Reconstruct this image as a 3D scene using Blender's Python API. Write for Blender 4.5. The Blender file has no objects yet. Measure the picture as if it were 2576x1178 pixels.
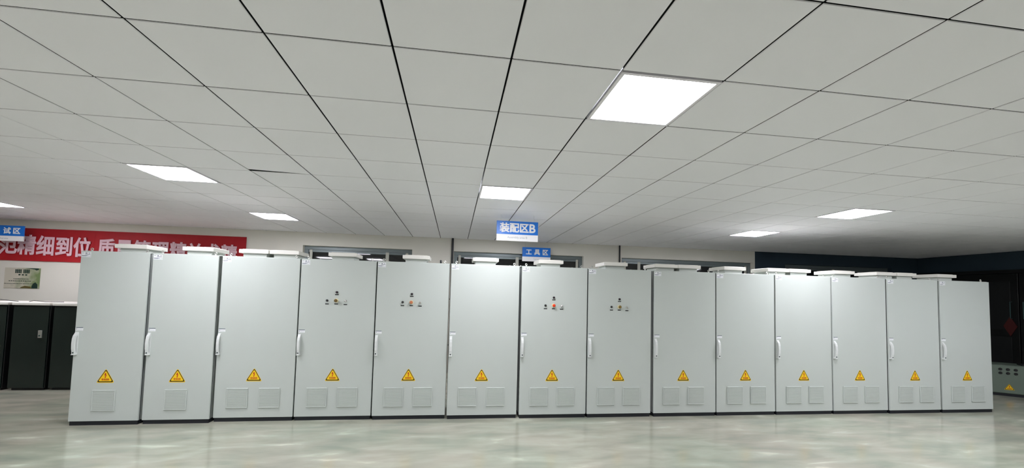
import bpy, bmesh, math, random
from mathutils import Vector, Matrix
random.seed(4)
S = bpy.context.scene
C = S.collection
R = math.radians
PI = math.pi

# ------------------------------------------------------------------ camera
EYE = 1.735
CEIL = 2.956
cam_data = bpy.data.cameras.new('camera')
cam = bpy.data.objects.new('camera', cam_data)
C.objects.link(cam)
S.camera = cam
cam_data.sensor_fit = 'HORIZONTAL'
cam_data.sensor_width = 36.0
cam_data.lens = 993.24 / 2576 * 36.0
cam_data.shift_x = (1288 - 1276.2) / 2576
cam_data.shift_y = (691.6 - 589.0) / 2576
cam_data.clip_start = 0.05
cam_data.clip_end = 200
yaw, pitch, roll = R(7.533), R(2.916), R(1.450)
fwd = Vector((math.sin(yaw) * math.cos(pitch), math.cos(yaw) * math.cos(pitch), math.sin(pitch)))
rt0 = Vector((math.cos(yaw), -math.sin(yaw), 0))
up0 = rt0.cross(fwd)
rt = rt0 * math.cos(roll) + up0 * math.sin(roll)
up = -rt0 * math.sin(roll) + up0 * math.cos(roll)
m = Matrix.Identity(4)
for i in range(3):
    m[i][0] = rt[i]; m[i][1] = up[i]; m[i][2] = -fwd[i]
m[2][3] = EYE
cam.matrix_world = m

# ------------------------------------------------------------------ world, exposure
world = bpy.data.worlds.new('night')
S.world = world
world.use_nodes = True
bg = world.node_tree.nodes['Background']
bg.inputs[0].default_value = (0.10, 0.16, 0.30, 1)
bg.inputs[1].default_value = 0.012
S.view_settings.view_transform = 'Standard'
S.view_settings.look = 'None'
S.view_settings.gamma = 1.0
S.view_settings.exposure = 1.62
S.view_settings.use_curve_mapping = False
LAMP = 15.0
S.cycles.max_bounces = 12
S.cycles.diffuse_bounces = 7
S.cycles.glossy_bounces = 6

# ------------------------------------------------------------------ materials
def srgb(r, g, b):
    f = lambda c: (c / 255 / 12.92) if c / 255 <= 0.04045 else ((c / 255 + 0.055) / 1.055) ** 2.4
    return (f(r), f(g), f(b), 1)

def mat(name, col, rough=0.5, metal=0.0, var=0.0, scale=30.0, bump=0.0, spec=0.5, coat=0.0):
    M = bpy.data.materials.new(name)
    M.use_nodes = True
    nt = M.node_tree
    b = nt.nodes['Principled BSDF']
    b.inputs['Base Color'].default_value = col
    b.inputs['Roughness'].default_value = rough
    b.inputs['Metallic'].default_value = metal
    b.inputs['Specular IOR Level'].default_value = spec
    b.inputs['Coat Weight'].default_value = coat
    if var or bump:
        tc = nt.nodes.new('ShaderNodeTexCoord')
        nz = nt.nodes.new('ShaderNodeTexNoise')
        nz.inputs['Scale'].default_value = scale
        nz.inputs['Detail'].default_value = 4
        nt.links.new(tc.outputs['Object'], nz.inputs['Vector'])
        if var:
            mx = nt.nodes.new('ShaderNodeMix'); mx.data_type = 'RGBA'
            mx.inputs['A'].default_value = tuple(c * (1 - var) for c in col[:3]) + (1,)
            mx.inputs['B'].default_value = tuple(min(1, c * (1 + var)) for c in col[:3]) + (1,)
            nt.links.new(nz.outputs['Fac'], mx.inputs['Factor'])
            nt.links.new(mx.outputs['Result'], b.inputs['Base Color'])
        if bump:
            bp = nt.nodes.new('ShaderNodeBump')
            bp.inputs['Strength'].default_value = bump
            bp.inputs['Distance'].default_value = 0.002
            nt.links.new(nz.outputs['Fac'], bp.inputs['Height'])
            nt.links.new(bp.outputs['Normal'], b.inputs['Normal'])
    return M

def floor_mat():
    M = bpy.data.materials.new('polished_marbled_floor')
    M.use_nodes = True
    nt = M.node_tree; L = nt.links; N = nt.nodes
    b = N['Principled BSDF']
    tc = N.new('ShaderNodeTexCoord')
    mp = N.new('ShaderNodeMapping')
    mp.inputs['Rotation'].default_value = (0, 0, R(-52))
    mp.inputs['Scale'].default_value = (0.9, 3.0, 1)
    L.new(tc.outputs['Object'], mp.inputs['Vector'])
    n1 = N.new('ShaderNodeTexNoise'); n1.inputs['Scale'].default_value = 1.5
    n1.inputs['Detail'].default_value = 5; n1.inputs['Distortion'].default_value = 0.35
    L.new(mp.outputs['Vector'], n1.inputs['Vector'])
    r1 = N.new('ShaderNodeValToRGB')
    e = r1.color_ramp.elements
    e[0].position = 0.30; e[0].color = srgb(150, 152, 143)
    e[1].position = 0.74; e[1].color = srgb(216, 214, 203)
    k = r1.color_ramp.elements.new(0.5); k.color = srgb(170, 169, 158)
    k = r1.color_ramp.elements.new(0.63); k.color = srgb(182, 181, 170)
    L.new(n1.outputs['Fac'], r1.inputs['Fac'])
    n2 = N.new('ShaderNodeTexNoise'); n2.inputs['Scale'].default_value = 0.9; n2.inputs['Detail'].default_value = 2
    L.new(tc.outputs['Object'], n2.inputs['Vector'])
    r2 = N.new('ShaderNodeValToRGB')
    r2.color_ramp.elements[0].position = 0.35; r2.color_ramp.elements[0].color = (0.87, 0.95, 0.87, 1)
    r2.color_ramp.elements[1].position = 0.65; r2.color_ramp.elements[1].color = (1.0, 0.97, 0.92, 1)
    L.new(n2.outputs['Fac'], r2.inputs['Fac'])
    mx = N.new('ShaderNodeMix'); mx.data_type = 'RGBA'; mx.blend_type = 'MULTIPLY'
    mx.inputs['Factor'].default_value = 1.0
    L.new(r1.outputs['Color'], mx.inputs['A']); L.new(r2.outputs['Color'], mx.inputs['B'])
    L.new(mx.outputs['Result'], b.inputs['Base Color'])
    b.inputs['Roughness'].default_value = 0.15
    b.inputs['IOR'].default_value = 1.8
    bp = N.new('ShaderNodeBump'); bp.inputs['Strength'].default_value = 0.05; bp.inputs['Distance'].default_value = 0.01
    L.new(n1.outputs['Fac'], bp.inputs['Height'])
    L.new(bp.outputs['Normal'], b.inputs['Normal'])
    return M

def poster_mat():
    M = bpy.data.materials.new('poster_print')
    M.use_nodes = True
    nt = M.node_tree; L = nt.links; N = nt.nodes
    b = N['Principled BSDF']
    tc = N.new('ShaderNodeTexCoord')
    nz = N.new('ShaderNodeTexNoise'); nz.inputs['Scale'].default_value = 5.0; nz.inputs['Detail'].default_value = 3
    L.new(tc.outputs['Object'], nz.inputs['Vector'])
    sp = N.new('ShaderNodeSeparateXYZ'); L.new(tc.outputs['Object'], sp.inputs[0])
    a = N.new('ShaderNodeMath'); a.operation = 'MULTIPLY_ADD'
    L.new(sp.outputs['X'], a.inputs[0]); a.inputs[1].default_value = 0.9; L.new(nz.outputs['Fac'], a.inputs[2])
    r = N.new('ShaderNodeValToRGB')
    r.color_ramp.elements[0].position = 0.42; r.color_ramp.elements[0].color = srgb(206, 200, 184)
    r.color_ramp.elements[1].position = 0.80; r.color_ramp.elements[1].color = srgb(120, 140, 92)
    L.new(a.outputs[0], r.inputs['Fac'])
    L.new(r.outputs['Color'], b.inputs['Base Color'])
    b.inputs['Roughness'].default_value = 0.5
    return M

def glow(name, col, strength):
    M = bpy.data.materials.new(name)
    M.use_nodes = True
    b = M.node_tree.nodes['Principled BSDF']
    b.inputs['Base Color'].default_value = (0.8, 0.8, 0.8, 1)
    b.inputs['Emission Color'].default_value = col
    b.inputs['Emission Strength'].default_value = strength
    return M

M_CAB = mat('light_grey_paint', srgb(189, 196, 191), 0.36, var=0.015, scale=3, spec=0.45)
M_CABBODY = mat('cabinet_body_paint', srgb(200, 205, 203), 0.45)
M_HOOD = mat('cream_plastic', srgb(228, 226, 218), 0.4)
M_NECK = mat('grille_plastic', srgb(205, 210, 204), 0.5)
M_BLACK = mat('black_plastic', srgb(22, 24, 26), 0.4)
M_PLINTH = mat('black_plinth_paint', srgb(16, 20, 28), 0.5)
M_HANDLE = mat('handle_grey', srgb(214, 218, 216), 0.38, 0.0)
M_LOCK = mat('lock_dark_metal', srgb(60, 85, 85), 0.35, 0.6)
M_STEEL = mat('bright_steel', srgb(205, 205, 200), 0.28, 0.85)
M_PAPER = mat('white_sticker', srgb(232, 234, 236), 0.5)
M_INK = mat('dark_print', srgb(50, 70, 88), 0.6)
M_YEL = mat('warning_yellow', srgb(240, 200, 20), 0.45)
M_WBLK = mat('warning_black', srgb(35, 25, 12), 0.5)
M_WRED = mat('warning_red', srgb(185, 40, 15), 0.5)
M_STOP = {'olive': mat('stop_cap_olive', srgb(118, 98, 42), 0.35), 'copper': mat('stop_cap_copper', srgb(186, 112, 78), 0.35),
          'red': mat('stop_cap_red', srgb(230, 60, 25), 0.35), 'brown': mat('stop_cap_brown', srgb(108, 88, 46), 0.35)}
M_COLLAR = mat('pale_yellow_collar', srgb(238, 226, 180), 0.4)
M_TILE = mat('white_ceiling_tile', srgb(241, 241, 245), 0.55, var=0.01, scale=2)
M_PLENUM = mat('plenum_and_gap_shade', srgb(14, 18, 20), 0.9)
M_FLOOR = floor_mat()
M_WALL = mat('cream_wall_paint', srgb(228, 225, 215), 0.8, var=0.02, scale=2)
M_DWALL = mat('wall_shade_slate', srgb(40, 58, 72), 0.7, var=0.1, scale=1.2)  # shade at the room's right end put into the wall colour
M_ALU = mat('grey_aluminium', srgb(122, 132, 134), 0.4, 0.3)
M_MULL = mat('pale_mullion', srgb(196, 196, 186), 0.45)
M_GLASS = mat('night_glass', srgb(8, 10, 14), 0.03, spec=0.6)
M_RED = mat('red_banner_cloth', srgb(176, 14, 28), 0.6, var=0.06, scale=6, bump=0.05)
M_PINK = mat('banner_letter_pink', srgb(232, 196, 206), 0.6)
M_BLUE = mat('sign_blue', srgb(20, 116, 215), 0.35)
M_WHITE = mat('sign_white', srgb(240, 240, 240), 0.4)
M_GREYTXT = mat('sign_grey_text', srgb(168, 176, 182), 0.5)
M_RACK = mat('black_green_rack_paint', srgb(22, 34, 30), 0.25, var=0.2, scale=3)
M_RACKDK = mat('rack_frame_black', srgb(8, 10, 12), 0.5)
M_RACKTOP = mat('rack_top_white', srgb(225, 222, 215), 0.5)
M_POSTER = poster_mat()
M_PINK2 = mat('ink_green', srgb(24, 52, 44), 0.6)
M_BROWN = mat('ink_brown', srgb(96, 84, 40), 0.6)
M_DOOR = mat('black_door_panel', srgb(10, 11, 10), 0.35, var=0.2, scale=2)
M_DRED = mat('dark_red_paper', srgb(72, 14, 11), 0.6)
M_CONSOLE = mat('console_shaded_grey', srgb(104, 118, 106), 0.5, var=0.05, scale=3)  # pale console coloured darker, standing in for its unlit corner
M_LIGHTRIM = mat('light_rim_white', srgb(235, 232, 238), 0.4)
M_LAMP = glow('led_panel', (0.965, 0.95, 1.03, 1), LAMP)
M_LENS = mat('lamp_lens', srgb(60, 40, 52), 0.25)

# ------------------------------------------------------------------ mesh helpers
class MB:
    def __init__(self):
        self.bm = bmesh.new()
        self.mats = []
    def mi(self, M):
        if M not in self.mats: self.mats.append(M)
        return self.mats.index(M)
    def faces(self, vs, fs, M):
        i = self.mi(M)
        v = [self.bm.verts.new(p) for p in vs]
        for f in fs:
            try:
                F = self.bm.faces.new([v[k] for k in f]); F.material_index = i
            except ValueError: pass
        return v
    def box(self, x0, x1, y0, y1, z0, z1, M, bev=0.0, seg=1):
        bm = bmesh.new()
        bmesh.ops.create_cube(bm, size=1)
        for v in bm.verts:
            v.co = ((x0 + x1) / 2 + v.co.x * (x1 - x0), (y0 + y1) / 2 + v.co.y * (y1 - y0), (z0 + z1) / 2 + v.co.z * (z1 - z0))
        if bev:
            bmesh.ops.bevel(bm, geom=bm.edges[:], offset=bev, segments=seg, affect='EDGES', profile=0.5)
        self.merge(bm, M)
        return self
    def merge(self, bm, M, mtx=None):
        i = self.mi(M)
        bmesh.ops.recalc_face_normals(bm, faces=bm.faces[:])
        mp = {}
        for v in bm.verts:
            mp[v] = self.bm.verts.new(mtx @ v.co if mtx else v.co)
        for f in bm.faces:
            F = self.bm.faces.new([mp[v] for v in f.verts]); F.material_index = i
            F.smooth = f.smooth
        bm.free()
    def cyl(self, p, axis, r0, r1, h, M, n=20, smooth=True):
        bm = bmesh.new()
        bmesh.ops.create_cone(bm, cap_ends=True, segments=n, radius1=r0, radius2=r1, depth=h)
        for f in bm.faces: f.smooth = smooth and len(f.verts) == 4
        q = Vector((0, 0, 1)).rotation_difference(Vector(axis)).to_matrix().to_4x4()
        self.merge(bm, M, Matrix.Translation(Vector(p) + Vector(axis) * h / 2) @ q)
        return self
    def torus(self, p, r, t, M, n=18, k=8):
        vs, fs = [], []
        for i in range(n):
            a = 2 * PI * i / n
            for j in range(k):
                b = 2 * PI * j / k
                d = r + t * math.cos(b)
                vs.append((p[0] + d * math.cos(a), p[1] + t * math.sin(b), p[2] + d * math.sin(a)))
        for i in range(n):
            for j in range(k):
                fs.append((i * k + j, ((i + 1) % n) * k + j, ((i + 1) % n) * k + (j + 1) % k, i * k + (j + 1) % k))
        self.faces(vs, fs, M)
        return self
    def prism_xz(self, pts, y0, y1, M):
        n = len(pts)
        vs = [(p[0], y0, p[1]) for p in pts] + [(p[0], y1, p[1]) for p in pts]
        fs = [tuple(range(n)), tuple(range(2 * n - 1, n - 1, -1))] + [(i, i + n, (i + 1) % n + n, (i + 1) % n) for i in range(n)]
        self.faces(vs, fs, M)
        return self
    def prism_yz(self, pts, x0, x1, M):
        n = len(pts)
        vs = [(x0, p[0], p[1]) for p in pts] + [(x1, p[0], p[1]) for p in pts]
        fs = [tuple(range(n)), tuple(range(2 * n - 1, n - 1, -1))] + [(i, i + n, (i + 1) % n + n, (i + 1) % n) for i in range(n)]
        self.faces(vs, fs, M)
        return self
    def tube(self, pts, r, M, k=8):
        pts = [Vector(p) for p in pts]
        rings = []
        for i, p in enumerate(pts):
            d = (pts[min(i + 1, len(pts) - 1)] - pts[max(i - 1, 0)]).normalized()
            u = d.orthogonal().normalized() if abs(d.z) < 0.99 else Vector((1, 0, 0))
            w = d.cross(u)
            rings.append([p + r * (math.cos(2 * PI * j / k) * u + math.sin(2 * PI * j / k) * w) for j in range(k)])
        vs = [v for rg in rings for v in rg]
        fs = [(i * k + j, i * k + (j + 1) % k, (i + 1) * k + (j + 1) % k, (i + 1) * k + j) for i in range(len(pts) - 1) for j in range(k)]
        fs += [tuple(range(k)), tuple(range((len(pts) - 1) * k, len(pts) * k))]
        self.faces(vs, fs, M)
        return self
    def text(self, s, size, x, y, z, M, align='CENTER', bold=0.0, depth=0.002, sx=1.0):
        """Lettering standing in the XZ plane, facing -Y, anchored at (x, y, z) = middle of its height."""
        cu = bpy.data.curves.new('txt', 'FONT')
        cu.body = s; cu.size = size; cu.align_x = align; cu.align_y = 'CENTER'
        cu.bevel_depth = bold; cu.bevel_resolution = 0; cu.extrude = depth / 2; cu.resolution_u = 3
        o = bpy.data.objects.new('txt', cu); C.objects.link(o)
        dg = bpy.context.evaluated_depsgraph_get()
        me = bpy.data.meshes.new_from_object(o.evaluated_get(dg))
        bm = bmesh.new(); bm.from_mesh(me)
        i = self.mi(M); mp = {}
        if bm.verts:
            zs = [v.co.y for v in bm.verts]; cz = (min(zs) + max(zs)) / 2
            for v in bm.verts: mp[v] = self.bm.verts.new((x + v.co.x * sx, y - v.co.z * .6, z + v.co.y - cz))
            for f in bm.faces:
                try:
                    F = self.bm.faces.new([mp[v] for v in f.verts]); F.material_index = i
                except ValueError: pass
        bm.free(); bpy.data.objects.remove(o); bpy.data.curves.remove(cu); bpy.data.meshes.remove(me)
        return self
    def mesh(self, name):
        bmesh.ops.recalc_face_normals(self.bm, faces=self.bm.faces[:])
        me = bpy.data.meshes.new(name)
        self.bm.to_mesh(me); self.bm.free()
        for M in self.mats: me.materials.append(M)
        return me

def link(name, me, parent=None, loc=(0, 0, 0), rz=0.0):
    o = bpy.data.objects.new(name, me)
    C.objects.link(o)
    o.location = loc; o.rotation_euler = (0, 0, rz)
    if parent: o.parent = parent
    return o
def part(name, mb, parent, loc=(0, 0, 0)):
    return link(name, mb.mesh(name) if isinstance(mb, MB) else mb, parent, loc)
def tag(o, label, cat, group=None):
    o['label'] = label; o['category'] = cat
    if group: o['group'] = group
    return o
def thing(name, label, cat, loc=(0, 0, 0), rz=0.0, group=None):
    return tag(link(name, None, None, loc, rz), label, cat, group)
def struct(name, mb, parent=None, loc=(0, 0, 0)):
    o = link(name, mb.mesh(name) if isinstance(mb, MB) else mb, parent, loc)
    if parent is None: o['kind'] = 'structure'
    return o

# ------------------------------------------------------------------ the setting
XL, XR, YB, YF = -13.0, 12.0, 8.8, -9.0      # left wall, right wall, back wall face, wall behind the viewpoint
f = MB(); f.box(XL - .2, XR + .2, YF - .2, YB + .4, -0.1, 0.0, M_FLOOR)
struct('floor', f)

GX, GY, T = 0.254, 1.971, 0.6
gx = lambda a: GX + (a - 4) * T
gy = lambda b: GY + (b - 1) * T
LIGHTS_IN = [(5, 1), (4, 5), (-2, 5), (-2, 9), (12, 5), (12, 8), (-9, 9), (5, 9)]
LIGHTS_ADDED = [(-2, 1), (-5, 1), (12, 1), (16, 3), (19, 2), (5, -3), (-2, -3), (12, -3), (19, -3), (-9, -3)]  # unseen panels added to brighten the cabinets
cells = set(LIGHTS_IN + LIGHTS_ADDED)
c = MB()
it = c.mi(M_TILE); ie = c.mi(M_PLENUM)
a0, a1 = math.floor((XL - GX) / T) + 4, math.ceil((XR - GX) / T) + 4
b0, b1 = math.floor((YF - GY) / T) + 1, math.ceil((YB - GY) / T) + 1
for a in range(a0, a1):
    for b in range(b0, b1):
        if (a, b) in cells: continue
        x0, x1 = max(gx(a) + .005, XL), min(gx(a + 1) - .005, XR)
        y0, y1 = max(gy(b) + .0045, YF), min(gy(b + 1) - .0045, YB)
        if x1 - x0 < .02 or y1 - y0 < .02: continue
        k = .003; h = .02; d = random.uniform(0, .0008)
        z = CEIL + d
        lo = [(x0 + k, y0 + k * .6), (x1 - k, y0 + k * .6), (x1 - k, y1 - k * .6), (x0 + k, y1 - k * .6)]
        hi = [(x0, y0), (x1, y0), (x1, y1), (x0, y1)]
        if (a, b) == (0, 4):                       # the one tile that has slipped and leaves a black wedge
            lo[3] = (lo[3][0], lo[3][1] - .055); hi[3] = (hi[3][0], hi[3][1] - .055)
        v = [c.bm.verts.new((p[0], p[1], z)) for p in lo] + [c.bm.verts.new((p[0], p[1], z + .004)) for p in hi] + [c.bm.verts.new((p[0], p[1], z + h)) for p in hi]
        for q in [(3, 2, 1, 0)] + [(i, (i + 1) % 4, (i + 1) % 4 + 4, i + 4) for i in range(4)] + [(i + 4, (i + 1) % 4 + 4, (i + 1) % 4 + 8, i + 8) for i in range(4)] + [(8, 9, 10, 11)]:
            c.bm.faces.new([v[i] for i in q]).material_index = ie if q[0] in (4, 5, 6, 7) and q[2] > 7 else it  # upper tile sides coloured dark to deepen the shade in the gaps
struct('ceiling', c)
p = MB(); p.box(XL - .2, XR + .2, YF - .2, YB + .4, CEIL + .06, CEIL + .12, M_PLENUM)
struct('ceiling_plenum', p)

WIN = [(-3.206, -0.948, -1.49), (-0.043, 2.934, 1.398), (3.86, 7.257, 4.345), (8.127, 11.2, 9.6)]
ZT, ZS = 2.675, 0.95
def wall_with_windows(name, xa, xb, wins, M):
    w = MB()
    x = xa
    for (l, r, _) in wins:
        w.box(x, l, YB, YB + .3, 0, CEIL, M)
        w.box(l, r, YB, YB + .3, ZT, CEIL, M)
        w.box(l, r, YB, YB + .3, 0, ZS, M)
        x = r
    w.box(x, xb, YB, YB + .3, 0, CEIL, M)
    return struct(name, w)
wall_with_windows('wall_back', XL, 7.30, WIN[:3], M_WALL)
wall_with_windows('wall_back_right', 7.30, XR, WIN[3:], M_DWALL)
w = MB(); w.box(XL - .2, XL, YF - .2, YB + .3, 0, CEIL, M_WALL); struct('wall_left', w)
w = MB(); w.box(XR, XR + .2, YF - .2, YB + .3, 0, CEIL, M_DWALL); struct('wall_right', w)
w = MB(); w.box(XL - .2, XR + .2, YF - .2, YF, 0, CEIL, M_WALL); struct('wall_rear', w)

for i, (l, r, mu) in enumerate(WIN):
    n = i + 1
    root = link('window_%d' % n, None, None, ((l + r) / 2, YB + .1, ZS)); root['kind'] = 'structure'
    ox, oy, oz = -(l + r) / 2, -(YB + .1), -ZS
    fr = MB(); y0, y1 = YB + .10, YB + .17
    def bx(m_, a, b, cc, d, M, yy=(y0, y1)): m_.box(a + ox, b + ox, yy[0] + oy, yy[1] + oy, cc + oz, d + oz, M, .004)
    bx(fr, l, r, ZT - .075, ZT, M_ALU); bx(fr, l, r, ZS, ZS + .07, M_ALU)
    bx(fr, l, l + .08, ZS + .07, ZT - .075, M_ALU); bx(fr, r - .08, r, ZS + .07, ZT - .075, M_ALU)
    part('window_frame', fr, root)
    for xm in ([l + .13, mu, r - .12] if i < 3 else [mu]):
        mm = MB(); wd = .035 if xm == mu else .028
        bx(mm, xm - wd, xm + wd, ZS + .07, ZT - .075, M_MULL, (YB + .11, YB + .15))
        part('mullion', mm, root)
    tr = MB(); bx(tr, l + .08, r - .08, ZT - .125, ZT - .075, M_ALU, (YB + .115, YB + .155)); part('sash_rail', tr, root)
    gl = MB(); gl.box(l + .08 + ox, r - .08 + ox, YB + .13 + oy, YB + .138 + oy, ZS + .07 + oz, ZT - .09 + oz, M_GLASS); part('pane', gl, root)

# black double door in the right-hand wall, with a red paper diamond
d = link('door_1', None, None, (XR, 7.0, 0)); d['kind'] = 'structure'
b = MB(); b.box(-.06, 0, -1.95, 1.78, 2.48, 2.56, M_DOOR, .006); b.box(-.06, 0, -1.95, -1.87, 0, 2.48, M_DOOR, .006); b.box(-.06, 0, 1.70, 1.78, 0, 2.48, M_DOOR, .006)
part('door_frame', b, d)
for s in (-1, 1):
    b = MB(); ya, yb = (-1.86, -.08) if s < 0 else (-.06, 1.69)
    b.box(-.05, -.004, ya, yb, .01, 2.475, M_DOOR, .004)
    b.box(-.056, -.05, ya + .12, yb - .12, 1.25, 2.3, M_RACKDK, .003); b.box(-.056, -.05, ya + .12, yb - .12, .15, 1.1, M_RACKDK, .003)
    lf = part('door_leaf', b, d)
    h = MB(); yh = -.16 if s < 0 else .04
    h.tube([(-.05, yh, 1.5), (-.10, yh, 1.5), (-.10, yh, 1.86), (-.05, yh, 1.86)], .008, M_LOCK); part('door_handle', h, lf)

# ------------------------------------------------------------------ ceiling lights
def light_meshes():
    a = MB(); e = .007; r_ = .028
    a.box(e, T - e, e, r_, -.004, .014, M_LIGHTRIM); a.box(e, T - e, T - r_, T - e, -.004, .014, M_LIGHTRIM)
    a.box(e, r_, r_, T - r_, -.004, .014, M_LIGHTRIM); a.box(T - r_, T - e, r_, T - r_, -.004, .014, M_LIGHTRIM)
    b_ = MB(); b_.box(r_, T - r_, r_, T - r_, 0, .012, M_LAMP)
    return a.mesh('frame'), b_.mesh('diffuser')
FR, DI = light_meshes()
LAB = {(5, 1): 'largest square glowing ceiling panel, nearest the viewer at upper right',
       (4, 5): 'square glowing ceiling panel straight above the assembly area sign, middle of the ceiling',
       (-2, 5): 'slanted-looking glowing ceiling panel at left, above the red banner',
       (-2, 9): 'small glowing ceiling panel left of centre, above the window beside the banner',
       (12, 5): 'larger of the two glowing ceiling panels over the right part of the row',
       (12, 8): 'smaller and farther of the two glowing ceiling panels on the right',
       (5, 9): 'glowing ceiling panel almost hidden behind the assembly area sign, one corner peeking out',
       (-9, 9): 'glowing ceiling panel cut off by the left edge, above the blue sign'}
for cell in LIGHTS_IN + LIGHTS_ADDED:
    t = thing('ceiling_light', LAB.get(cell, 'added ceiling panel out of view, there to brighten the cabinets'), 'ceiling light',
              (gx(cell[0]), gy(cell[1]), CEIL), 0, 'square ceiling light panels')
    part('frame', FR, t); part('diffuser', DI, t)

# ------------------------------------------------------------------ electrical cabinets
Y0 = 5.573
HT = 2.153
# x of left edge, x of right edge, front y, hoods (front-left x, width), buttons
CAB = [(-4.640, -3.862, 5.573, [-4.365], None), (-3.838, -3.055, 5.585, [-3.576], None), (-3.046, -2.070, 5.633, [-2.910, -2.520], None),
       (-2.064, -1.073, 5.633, [-1.757], 'brown'), (-1.066, -.076, 5.618, [-.748], 'copper'), (-.062, .922, 5.593, [.249], None),
       (.944, 1.927, 5.573, [1.213], 'red'), (1.933, 2.912, 5.563, [2.215], 'olive'), (2.944, 3.944, 5.553, [3.022, 3.405], None),
       (3.954, 4.938, 5.553, [4.175], None), (4.942, 5.924, 5.543, [4.930, 5.318], None), (5.928, 6.918, 5.533, [6.116], None),
       (6.922, 7.888, 5.513, [6.884, 7.272], None), (7.900, 8.892, 5.503, [8.052], None)]
CLAB = ['narrow light grey electrical cabinet at the left end, beside the black racks',
        'narrow light grey electrical cabinet with a single lower vent, second from the left end',
        'light grey electrical cabinet with two roof vents, third from the left end',
        'light grey electrical cabinet with a brown stop button, fourth from the left end',
        'light grey electrical cabinet with a copper-coloured stop button, fifth from the left end',
        'light grey electrical cabinet without buttons, standing between cabinets with copper and red stop buttons',
        'light grey electrical cabinet with a bright red stop button, under the tool area sign',
        'light grey electrical cabinet with an olive stop button, rightmost of the four with buttons',
        'light grey electrical cabinet without buttons, directly right of the olive stop button cabinet',
        'light grey electrical cabinet, fifth from the right end of the row',
        'light grey electrical cabinet with two roof vents, fourth from the right end of the row',
        'light grey electrical cabinet with one roof vent, third from the right end of the row',
        'light grey electrical cabinet with two roof vents, second from the right end of the row',
        'light grey electrical cabinet at the right end of the row, beside the dark corner']

def tri(s, cx, cz, yy):
    """rounded triangle outline of height about s"""
    hw, pts = s * .58, []
    P3 = [(cx - hw, cz), (cx + hw, cz), (cx, cz + s)]
    cen = (cx, cz + s / 3)
    for i in range(3):
        p0, p1, p2 = P3[i - 1], P3[i], P3[(i + 1) % 3]
        k = .11
        A_ = (p1[0] + (p0[0] - p1[0]) * k, p1[1] + (p0[1] - p1[1]) * k)
        B_ = (p1[0] + (p2[0] - p1[0]) * k, p1[1] + (p2[1] - p1[1]) * k)
        mid = ((A_[0] + B_[0]) / 2 * .5 + p1[0] * .5, (A_[1] + B_[1]) / 2 * .5 + p1[1] * .5)
        pts += [A_, mid, B_]
    return pts
def warning_mesh():
    w = MB()
    w.prism_xz(tri(.176, 0, -.008, 0), -.0012, 0, M_YEL)
    w.prism_xz(tri(.160, 0, 0, 0), -.0020, -.0013, M_WBLK)
    w.prism_xz(tri(.134, 0, .0105, 0), -.0028, -.0021, M_YEL)
    bolt = [(-.006, .112), (.008, .112), (.002, .092), (.013, .092), (.003, .066), (.008, .066), (-.004, .048), (-.008, .068), (-.003, .068), (.001, .083), (-.012, .083)]
    w.prism_xz(bolt, -.0036, -.0029, M_WRED)
    w.text('有电危险', .021, 0, -.0033, .036, M_WRED, bold=.0006, depth=.0008)
    w.box(-.040, .040, -.0036, -.0029, .0195, .0225, M_WRED)
    return w.mesh('warning_sign')
def vent_mesh():
    v = MB(); s = .13; t = .014
    fr = .016
    for (xa, xb, za, zb) in [(-s, s, s - fr, s), (-s, s, -s, -s + fr), (-s, -s + fr, -s + fr, s - fr), (s - fr, s, -s + fr, s - fr)]:
        v.box(xa, xb, -t, 0, za, zb, M_CAB, .004)
    v.box(-s + fr, s - fr, -.005, 0, -s + fr, s - fr, M_CAB)
    n = 20; st = (2 * s - 2 * fr) / n
    for i in range(n):
        z = -s + fr + i * st
        v.prism_yz([(-.005, z), (-.0128, z + .0004), (-.0138, z + st * .90), (-.0105, z + st * .97), (-.005, z + st * .97)], -s + fr, s - fr, M_CAB)
    return v.mesh('vent')
def hood_meshes():
    h = MB(); W = .378
    h.box(0, W, 0, W, .060, .112, M_HOOD, .006, 2)
    h.box(.03, W - .03, .03, W - .03, .112, .119, M_HOOD, .004)
    n = MB(); k = .043
    n.box(k, W - k, k, W - k, 0, .060, M_NECK)
    for i in range(4):
        n.box(k - .004, W - k + .004, k - .004, W - k + .004, .008 + i * .013, .013 + i * .013, M_NECK)
    return h.mesh('roof_vent'), n.mesh('grille')
def handle_mesh():
    h = MB()
    prof = [(0, .135), (-.012, .135), (-.020, .118), (-.034, .100), (-.044, .060), (-.047, 0), (-.044, -.060), (-.036, -.098), (-.036, -.128), (0, -.128), (0, -.112), (-.016, -.108), (-.026, -.060), (-.029, 0), (-.026, .058), (-.014, .095), (0, .105)]
    h.prism_yz(prof, -.016, .016, M_HANDLE)
    h.box(-.020, .020, -.006, 0, -.135, .142, M_HANDLE, .002)
    h.box(-.021, .021, -.040, 0, -.136, -.129, M_HANDLE, .002)
    return h.mesh('handle')
def lock_mesh():
    l = MB(); l.cyl((0, -.034, -.108), (0, -1, 0), .009, .008, .006, M_LOCK, 14); l.box(-.0025, .0025, -.0415, -.040, -.114, -.102, M_BLACK)
    return l.mesh('lock')
def handle_sticker_mesh():
    s = MB(); s.box(0, .082, -.0012, 0, -.020, .013, M_PAPER); s.box(.004, .080, -.002, -.0005, .013, .020, M_INK)
    s.box(.008, .014, -.002, -.0013, -.006, .004, M_INK)
    s.box(.024, .070, -.002, -.0013, -.010, -.008, M_GREYTXT)
    return s.mesh('handle_sticker')
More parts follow.
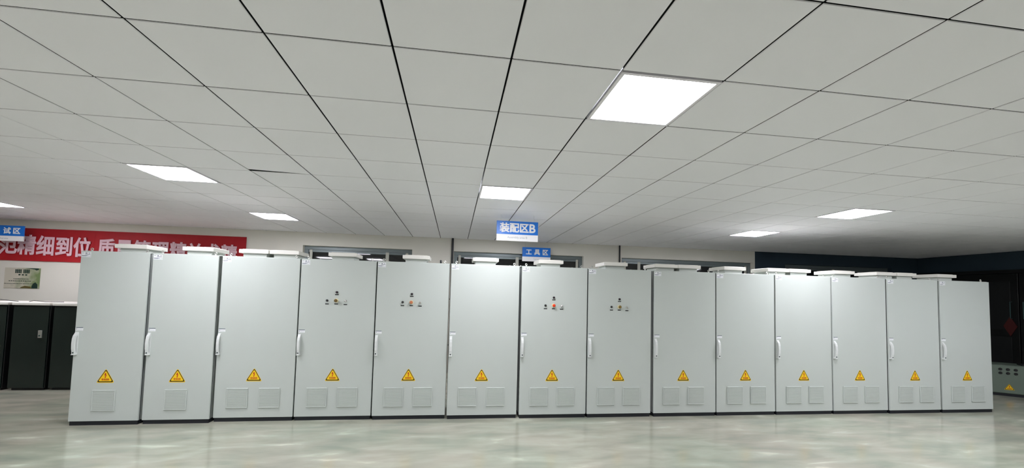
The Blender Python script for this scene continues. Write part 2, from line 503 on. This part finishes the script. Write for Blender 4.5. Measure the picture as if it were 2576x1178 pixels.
def name_sticker_mesh():
    s = MB(); s.box(0, .104, -.0012, 0, -.046, .046 - .03, M_PAPER)
    for (xa, xb, za, zb) in [(.008, .013, .000, .008), (.018, .026, .001, .006), (.042, .048, -.003, .010), (.052, .060, -.003, .010), (.078, .086, .000, .008), (.090, .097, .002, .006),
                             (.040, .098, -.014, -.009), (.002, .060, -.030, -.024), (.062, .074, -.028, -.025), (.006, .050, -.039, -.036), (.096, .098, -.036, -.024), (.050, .098, -.0375, -.036)]:
        s.box(xa, xb, -.0018, -.0013, za, zb, M_INK)
    return s.mesh('name_sticker')
def eye_mesh():
    e = MB(); e.cyl((0, 0, 0), (0, 0, 1), .012, .010, .010, M_STEEL, 14); e.torus((0, 0, .024), .013, .005, M_STEEL)
    return e.mesh('lifting_eye')
def plate_mesh():
    b_ = MB(); b_.box(-.024, .024, -.003, 0, -.0065, .0065, M_BLACK, .002); return b_.mesh('button_plate')
def lamp_mesh():
    b_ = MB(); b_.cyl((0, 0, 0), (0, -1, 0), .0165, .0155, .012, M_BLACK); b_.cyl((0, -.012, 0), (0, -1, 0), .0085, .006, .005, M_LENS); return b_.mesh('indicator_lamp')
def push_mesh():
    b_ = MB(); b_.cyl((0, 0, 0), (0, -1, 0), .016, .015, .010, M_BLACK); b_.cyl((0, -.010, 0), (0, -1, 0), .0115, .011, .010, M_BLACK); b_.cyl((0, -.020, 0), (0, -1, 0), .004, .003, .0015, M_STEEL); return b_.mesh('push_button')
def sel_mesh():
    b_ = MB(); b_.cyl((0, 0, 0), (0, -1, 0), .0165, .0155, .009, M_STEEL); b_.box(-.006, .006, -.030, -.009, -.016, .016, M_STEEL, .003); return b_.mesh('selector_switch')
def stop_mesh(k):
    b_ = MB(); b_.cyl((0, 0, 0), (0, -1, 0), .027, .026, .012, M_COLLAR); b_.cyl((0, -.012, 0), (0, -1, 0), .013, .013, .014, M_COLLAR)
    b_.cyl((0, -.026, 0), (0, -1, 0), .021, .0225, .008, M_STOP[k]); b_.cyl((0, -.034, 0), (0, -1, 0), .0225, .014, .006, M_STOP[k])
    return b_.mesh('stop_button')
ME = dict(warn=warning_mesh(), vent=vent_mesh(), handle=handle_mesh(), lock=lock_mesh(), hs=handle_sticker_mesh(), ns=name_sticker_mesh(), eye=eye_mesh(),
          plate=plate_mesh(), lamp=lamp_mesh(), push=push_mesh(), sel=sel_mesh())
ME['hood'], ME['neck'] = hood_meshes()

for i, (x0, x1, yf, hoods, btn) in enumerate(CAB):
    W = x1 - x0
    t = thing('electrical_cabinet', CLAB[i], 'cabinet', (x0, yf, 0), 0, 'light grey electrical cabinets in a row')
    b = MB(); b.box(.014, W - .014, .028, .60, .05, HT - .006, M_CABBODY); b.box(.003, W - .003, .024, .602, HT - .006, HT + .004, M_CAB, .002)
    part('body', b, t)
    b = MB(); b.box(.001, W - .001, .0235, .0275, .052, HT - .008, M_BLACK); part('seam_shade_sheet', b, t)  # black sheet added behind the door to make the seams read as shaded
    b = MB(); b.box(.014, W - .014, .012, .59, 0, .05, M_PLINTH); part('plinth', b, t)
    b = MB(); b.box(.005, W - .005, 0, .024, .052, HT - .002, M_CAB, .003, 2)
    d = part('door', b, t)
    part('handle', ME['handle'], d, (.030, 0, 1.000)); part('lock', ME['lock'], d, (.030, 0, 1.000))
    part('handle_sticker', ME['hs'], d, (.012, 0, 1.180))
    part('name_sticker', ME['ns'], d, (.012, 0, 2.120))
    single = i < 2
    cx = (.378 if single else (.470 if i < 9 else .478)) if i != 13 else .490
    part('warning_sign', ME['warn'], d, (cx + .003, 0, .527))
    for vx in ([.378] if single else [.282, .674] if i < 9 else [.300, .690]):
        part('vent', ME['vent'], d, (vx, 0, .303))
    if btn:
        st = stop_mesh(btn)
        for (me, nm, bx_, bz) in [(ME['lamp'], 'indicator_lamp', .480, 1.712), (ME['push'], 'push_button', .358, 1.597), (st, 'stop_button', .477, 1.599), (ME['sel'], 'selector_switch', .596, 1.594)]:
            o = part(nm, me, d, (bx_, 0, bz))
            if nm == 'selector_switch': o.rotation_euler = (0, R(-35 if i in (3, 7) else 35), 0)
            part('button_plate', ME['plate'], d, (bx_, 0, bz - (.032 if nm == 'indicator_lamp' else .046)))
    for hx in hoods:
        hd = part('roof_vent', ME['hood'], t, (hx - x0, .12, HT))
        part('grille', ME['neck'], hd)
    for (ex, ey) in [(.075, .06), (W - .075, .06), (.075, .54), (W - .075, .54)]:
        part('lifting_eye', ME['eye'], t, (ex, ey, HT + .004))
    if i == 4:
        g = MB(); g.cyl((W - .13, .05, HT), (0, 0, 1), .014, .014, .05, M_BLACK); part('cable_gland', g, t)

# ------------------------------------------------------------------ hanging signs
def sign(name, label, x0, x1, y, z0, z1, cn, en, cs, es, sx=1.0, spread=None):
    cx = (x0 + x1) / 2; W = x1 - x0; H = z1 - z0
    t = thing(name, label, 'sign', (cx, y, z0), 0, 'blue and white hanging area signs')
    zs = H * .33
    b = MB(); b.box(-W / 2, W / 2, 0, .02, zs, H, M_BLUE, .002); part('blue_panel', b, t)
    b = MB(); b.box(-W / 2, W / 2, -.001, .021, 0, zs, M_WHITE, .002); part('white_strip', b, t)
    for (ch, fx, sz) in cn:
        b = MB(); b.text(ch, sz, fx * W / 2, -.001, zs + (H - zs) * .5, M_WHITE, bold=cs, depth=.004, sx=sx); part('sign_character', b, t)
    b = MB(); b.text(en, es, 0, -.0015, zs * .5, M_GREYTXT, depth=.003); part('small_lettering', b, t)
    for s in (-1, 1):
        b = MB(); b.tube([(s * W * .40, .01, H), (s * W * .40, .01, CEIL - z0)], .0015, M_STEEL, 6); part('hanger', b, t)
    return t
sign('hanging_sign', 'larger blue and white Assembly area B sign hung over the row', .600, 1.238, 5.9, 2.555, 2.858,
     [('装', -.62, .150), ('配', -.15, .150), ('区', .32, .150), ('B', .71, .185)], 'Assembly area B', .0050, .046)
sign('hanging_sign', 'smaller blue and white Tool area sign hung in front of the middle window', 1.462, 2.100, 8.60, 2.492, 2.805,
     [('工', -.55, .135), ('具', .04, .135), ('区', .62, .135)], 'Tool area', .0045, .036)
sign('hanging_sign', 'blue and white Test area sign at the left edge, in front of the red banner', -8.62, -8.00, 8.45, 2.502, 2.790,
     [('测', -.56, .125), ('试', .12, .125), ('区', .62, .125)], 'Test area', .004, .036)

# ------------------------------------------------------------------ banner, poster, conduits
t = thing('banner', 'long red slogan banner with pink lettering on the back wall', 'banner', (0, YB, 0))
b = MB(); xs0, xs1, z0, z1 = -11.2, -4.312, 2.158, 2.795
n = 60
vs = []
for k in range(n + 1):
    x = xs0 + (xs1 - xs0) * k / n
    wv = .006 * math.sin(k * 1.7) + .004 * math.sin(k * .6)
    vs += [(x, -.022 + wv, z0), (x, -.016, z1), (x, -.004, z0), (x, -.004, z1)]
fs = []
for k in range(n):
    a, e = 4 * k, 4 * k + 4
    fs += [(a, e, e + 1, a + 1), (a + 2, a + 3, e + 3, e + 2), (a + 1, e + 1, e + 3, a + 3), (a, a + 2, e + 2, e)]
b.faces(vs, fs, M_RED); part('cloth', b, t)
b = MB()
BTXT = [('规', -8.88), ('范', -8.54), ('精', -8.23), ('细', -7.91), ('到', -7.59), ('位', -7.28), ('质', -6.86), ('量', -6.54), ('管', -6.22), ('理', -5.89), ('精', -5.57), ('益', -5.26), ('求', -4.94), ('精', -4.62)]
for ch, x in BTXT: b.text(ch, .400, x, -.036, 2.474 - .012 * (x + 8.54), M_PINK, bold=.012, depth=.008, sx=.78)
part('lettering', b, t)

t = thing('poster', 'cream and green poster with dark print on the wall above the black racks', 'poster', (-8.282, YB, 1.825))
b = MB(); b.box(-.296, .296, -.014, 0, -.200, .195, M_POSTER, .003); part('board', b, t)
b = MB()
rr = random.Random(7)
def marks(xa, xb, z, h, wmin, wmax, gap, M):
    x = xa
    while x < xb:
        w_ = rr.uniform(wmin, wmax); b.box(x, min(x + w_, xb), -.017, -.0145, z - h / 2 * rr.uniform(.7, 1), z + h / 2 * rr.uniform(.7, 1), M); x += w_ + gap
for cx_ in (-.065, .070):
    for k in range(4): b.box(cx_ - .052, cx_ + .052, -.017, -.0145, .096 + k * .018, .106 + k * .018, M_PINK2)
    for k in range(4): b.box(cx_ - .050 + k * .030, cx_ - .040 + k * .030, -.0175, -.0145, .090, .166, M_PINK2)
marks(-.060, .085, .060, .030, .030, .034, .026, M_PINK2)
marks(-.140, .120, -.020, .012, .012, .03, .006, M_PINK2)
marks(-.215, .150, -.060, .014, .012, .03, .012, M_PINK2)
marks(-.285, .280, -.112, .009, .02, .06, .008, M_PINK2)
part('print', b, t)
b = MB()
b.prism_xz([(.05, .190), (.27, .193), (.275, .165), (.235, .150), (.20, .172), (.12, .182)], -.016, -.0145, M_PINK2)
part('painted_branch', b, t); b = MB()
b.prism_xz([(.17, -.196), (.275, -.196), (.27, -.12), (.235, -.08), (.20, -.10), (.175, -.15)], -.016, -.0145, M_PINK2)
part('painted_tree', b, t); b = MB()
b.prism_xz([(-.02, -.196), (.17, -.196), (.16, -.165), (.06, -.150), (0, -.175)], -.016, -.0145, M_BROWN)
part('painted_ground', b, t)

for (x, za, zb, r_, lab) in [(-.075, 0, CEIL, .024, 'black vertical conduit on the back wall left of the middle window'), (3.800, 0, CEIL, .017, 'thin dark conduit on the back wall between middle and right windows')]:
    b = MB(); b.tube([(0, 0, za), (0, 0, (za + zb) / 2), (0, 0, zb)], r_, M_BLACK, 12)
    t = thing('wall_conduit', lab, 'conduit', (x, YB - r_ - .006, 0), 0, 'wall conduits'); part('pipe', b, t)
    for z in (.6, 1.6):
        b = MB(); b.box(-r_ - .012, r_ + .012, -r_ * .2, r_ + .006, z, z + .02, M_PLINTH, .002); part('clip', b, t)

# ------------------------------------------------------------------ black racks at left
RK = [(-6.50, -5.93, 'black equipment rack nearest the grey cabinets, partly hidden behind them'),
      (-7.075, -6.56, 'black equipment rack with silver latch, middle of the three at left'),
      (-7.72, -7.16, 'black equipment rack cut off by the left edge of the view')]
for (xa, xb, lab) in RK:
    W = xb - xa; yf = 7.42
    t = thing('equipment_rack', lab, 'rack', (xa, yf, 0), 0, 'black equipment racks')
    b = MB(); b.box(0, W, .02, .66, .03, 1.37, M_RACKDK, .004); part('body', b, t)
    b = MB(); b.box(.03, W - .03, .04, .63, 0, .03, M_RACKDK); part('plinth', b, t)
    b = MB(); b.box(.006, W - .006, -.004, .02, .04, 1.345, M_RACK, .004); d = part('door', b, t)
    b = MB(); b.box(W - .125, W - .07, -.022, -.004, .845, .965, M_STEEL, .004); b.cyl((W - .0975, -.022, .88), (0, -1, 0), .012, .011, .006, M_LOCK); part('latch', b, d)
    b = MB(); b.box(-.012, W + .012, -.02, .68, 1.37, 1.415, M_RACKTOP, .006); part('top_cover', b, t)
for (pts, lab) in [([(-7.08, 7.66, 1.4195), (-6.98, 7.62, 1.44), (-6.88, 7.70, 1.4195), (-6.75, 7.66, 1.4195), (-6.62, 7.72, 1.4195)], 'dark cable lying on top of the middle black rack'),
                   ([(-7.62, 7.60, 1.4195), (-7.5, 7.64, 1.45), (-7.38, 7.60, 1.44), (-7.24, 7.66, 1.4195)], 'dark cable lying on the black rack at the left edge')]:
    b = MB(); b.tube([Vector(p) for p in pts], .0045, M_BLACK); o = link('cable', b.mesh('cable')); tag(o, lab, 'cable', 'loose cables')

# ------------------------------------------------------------------ dark corner at right
t = thing('control_console', 'low grey console with rows of dark buttons in the dark right corner', 'console', (10.62, 6.60, 0), R(-40))
b = MB(); b.box(0, 1.35, .012, .55, .05, .60, M_CONSOLE, .006); part('body', b, t)
b = MB(); b.box(.02, 1.33, .03, .53, 0, .05, M_PLINTH); part('plinth', b, t)
for k in range(2):
    b = MB(); b.box(.01 + k * .67, .665 + k * .67, 0, .012, .06, .59, M_CONSOLE, .004); d = part('front_panel', b, t)
    for r_ in range(2):
        for q in range(3):
            b = MB(); X = .13 + k * .67 + q * .10; Z = .52 - r_ * .075
            b.cyl((X, 0, Z), (0, -1, 0), .026, .024, .014, M_BLACK, 14); part('push_button', b, d)
    o = part('warning_sign', ME['warn'], d, (.24 + k * .67, -.001, .13)); o.scale = (.7, 1, .7)
b = MB(); b.box(.45, .70, .1, .3, .60, .63, M_BLACK, .004); part('lid_box', b, t)

b = MB(); b.prism_xz([(0, -.215), (.11, 0), (0, .215), (-.11, 0)], -.003, .003, M_DRED)
o = link('paper_diamond', b.mesh('paper_diamond'), None, (XR - .0605, 7.07, 1.33), R(90)); tag(o, 'dark red paper diamond stuck on the black door at right', 'decoration')
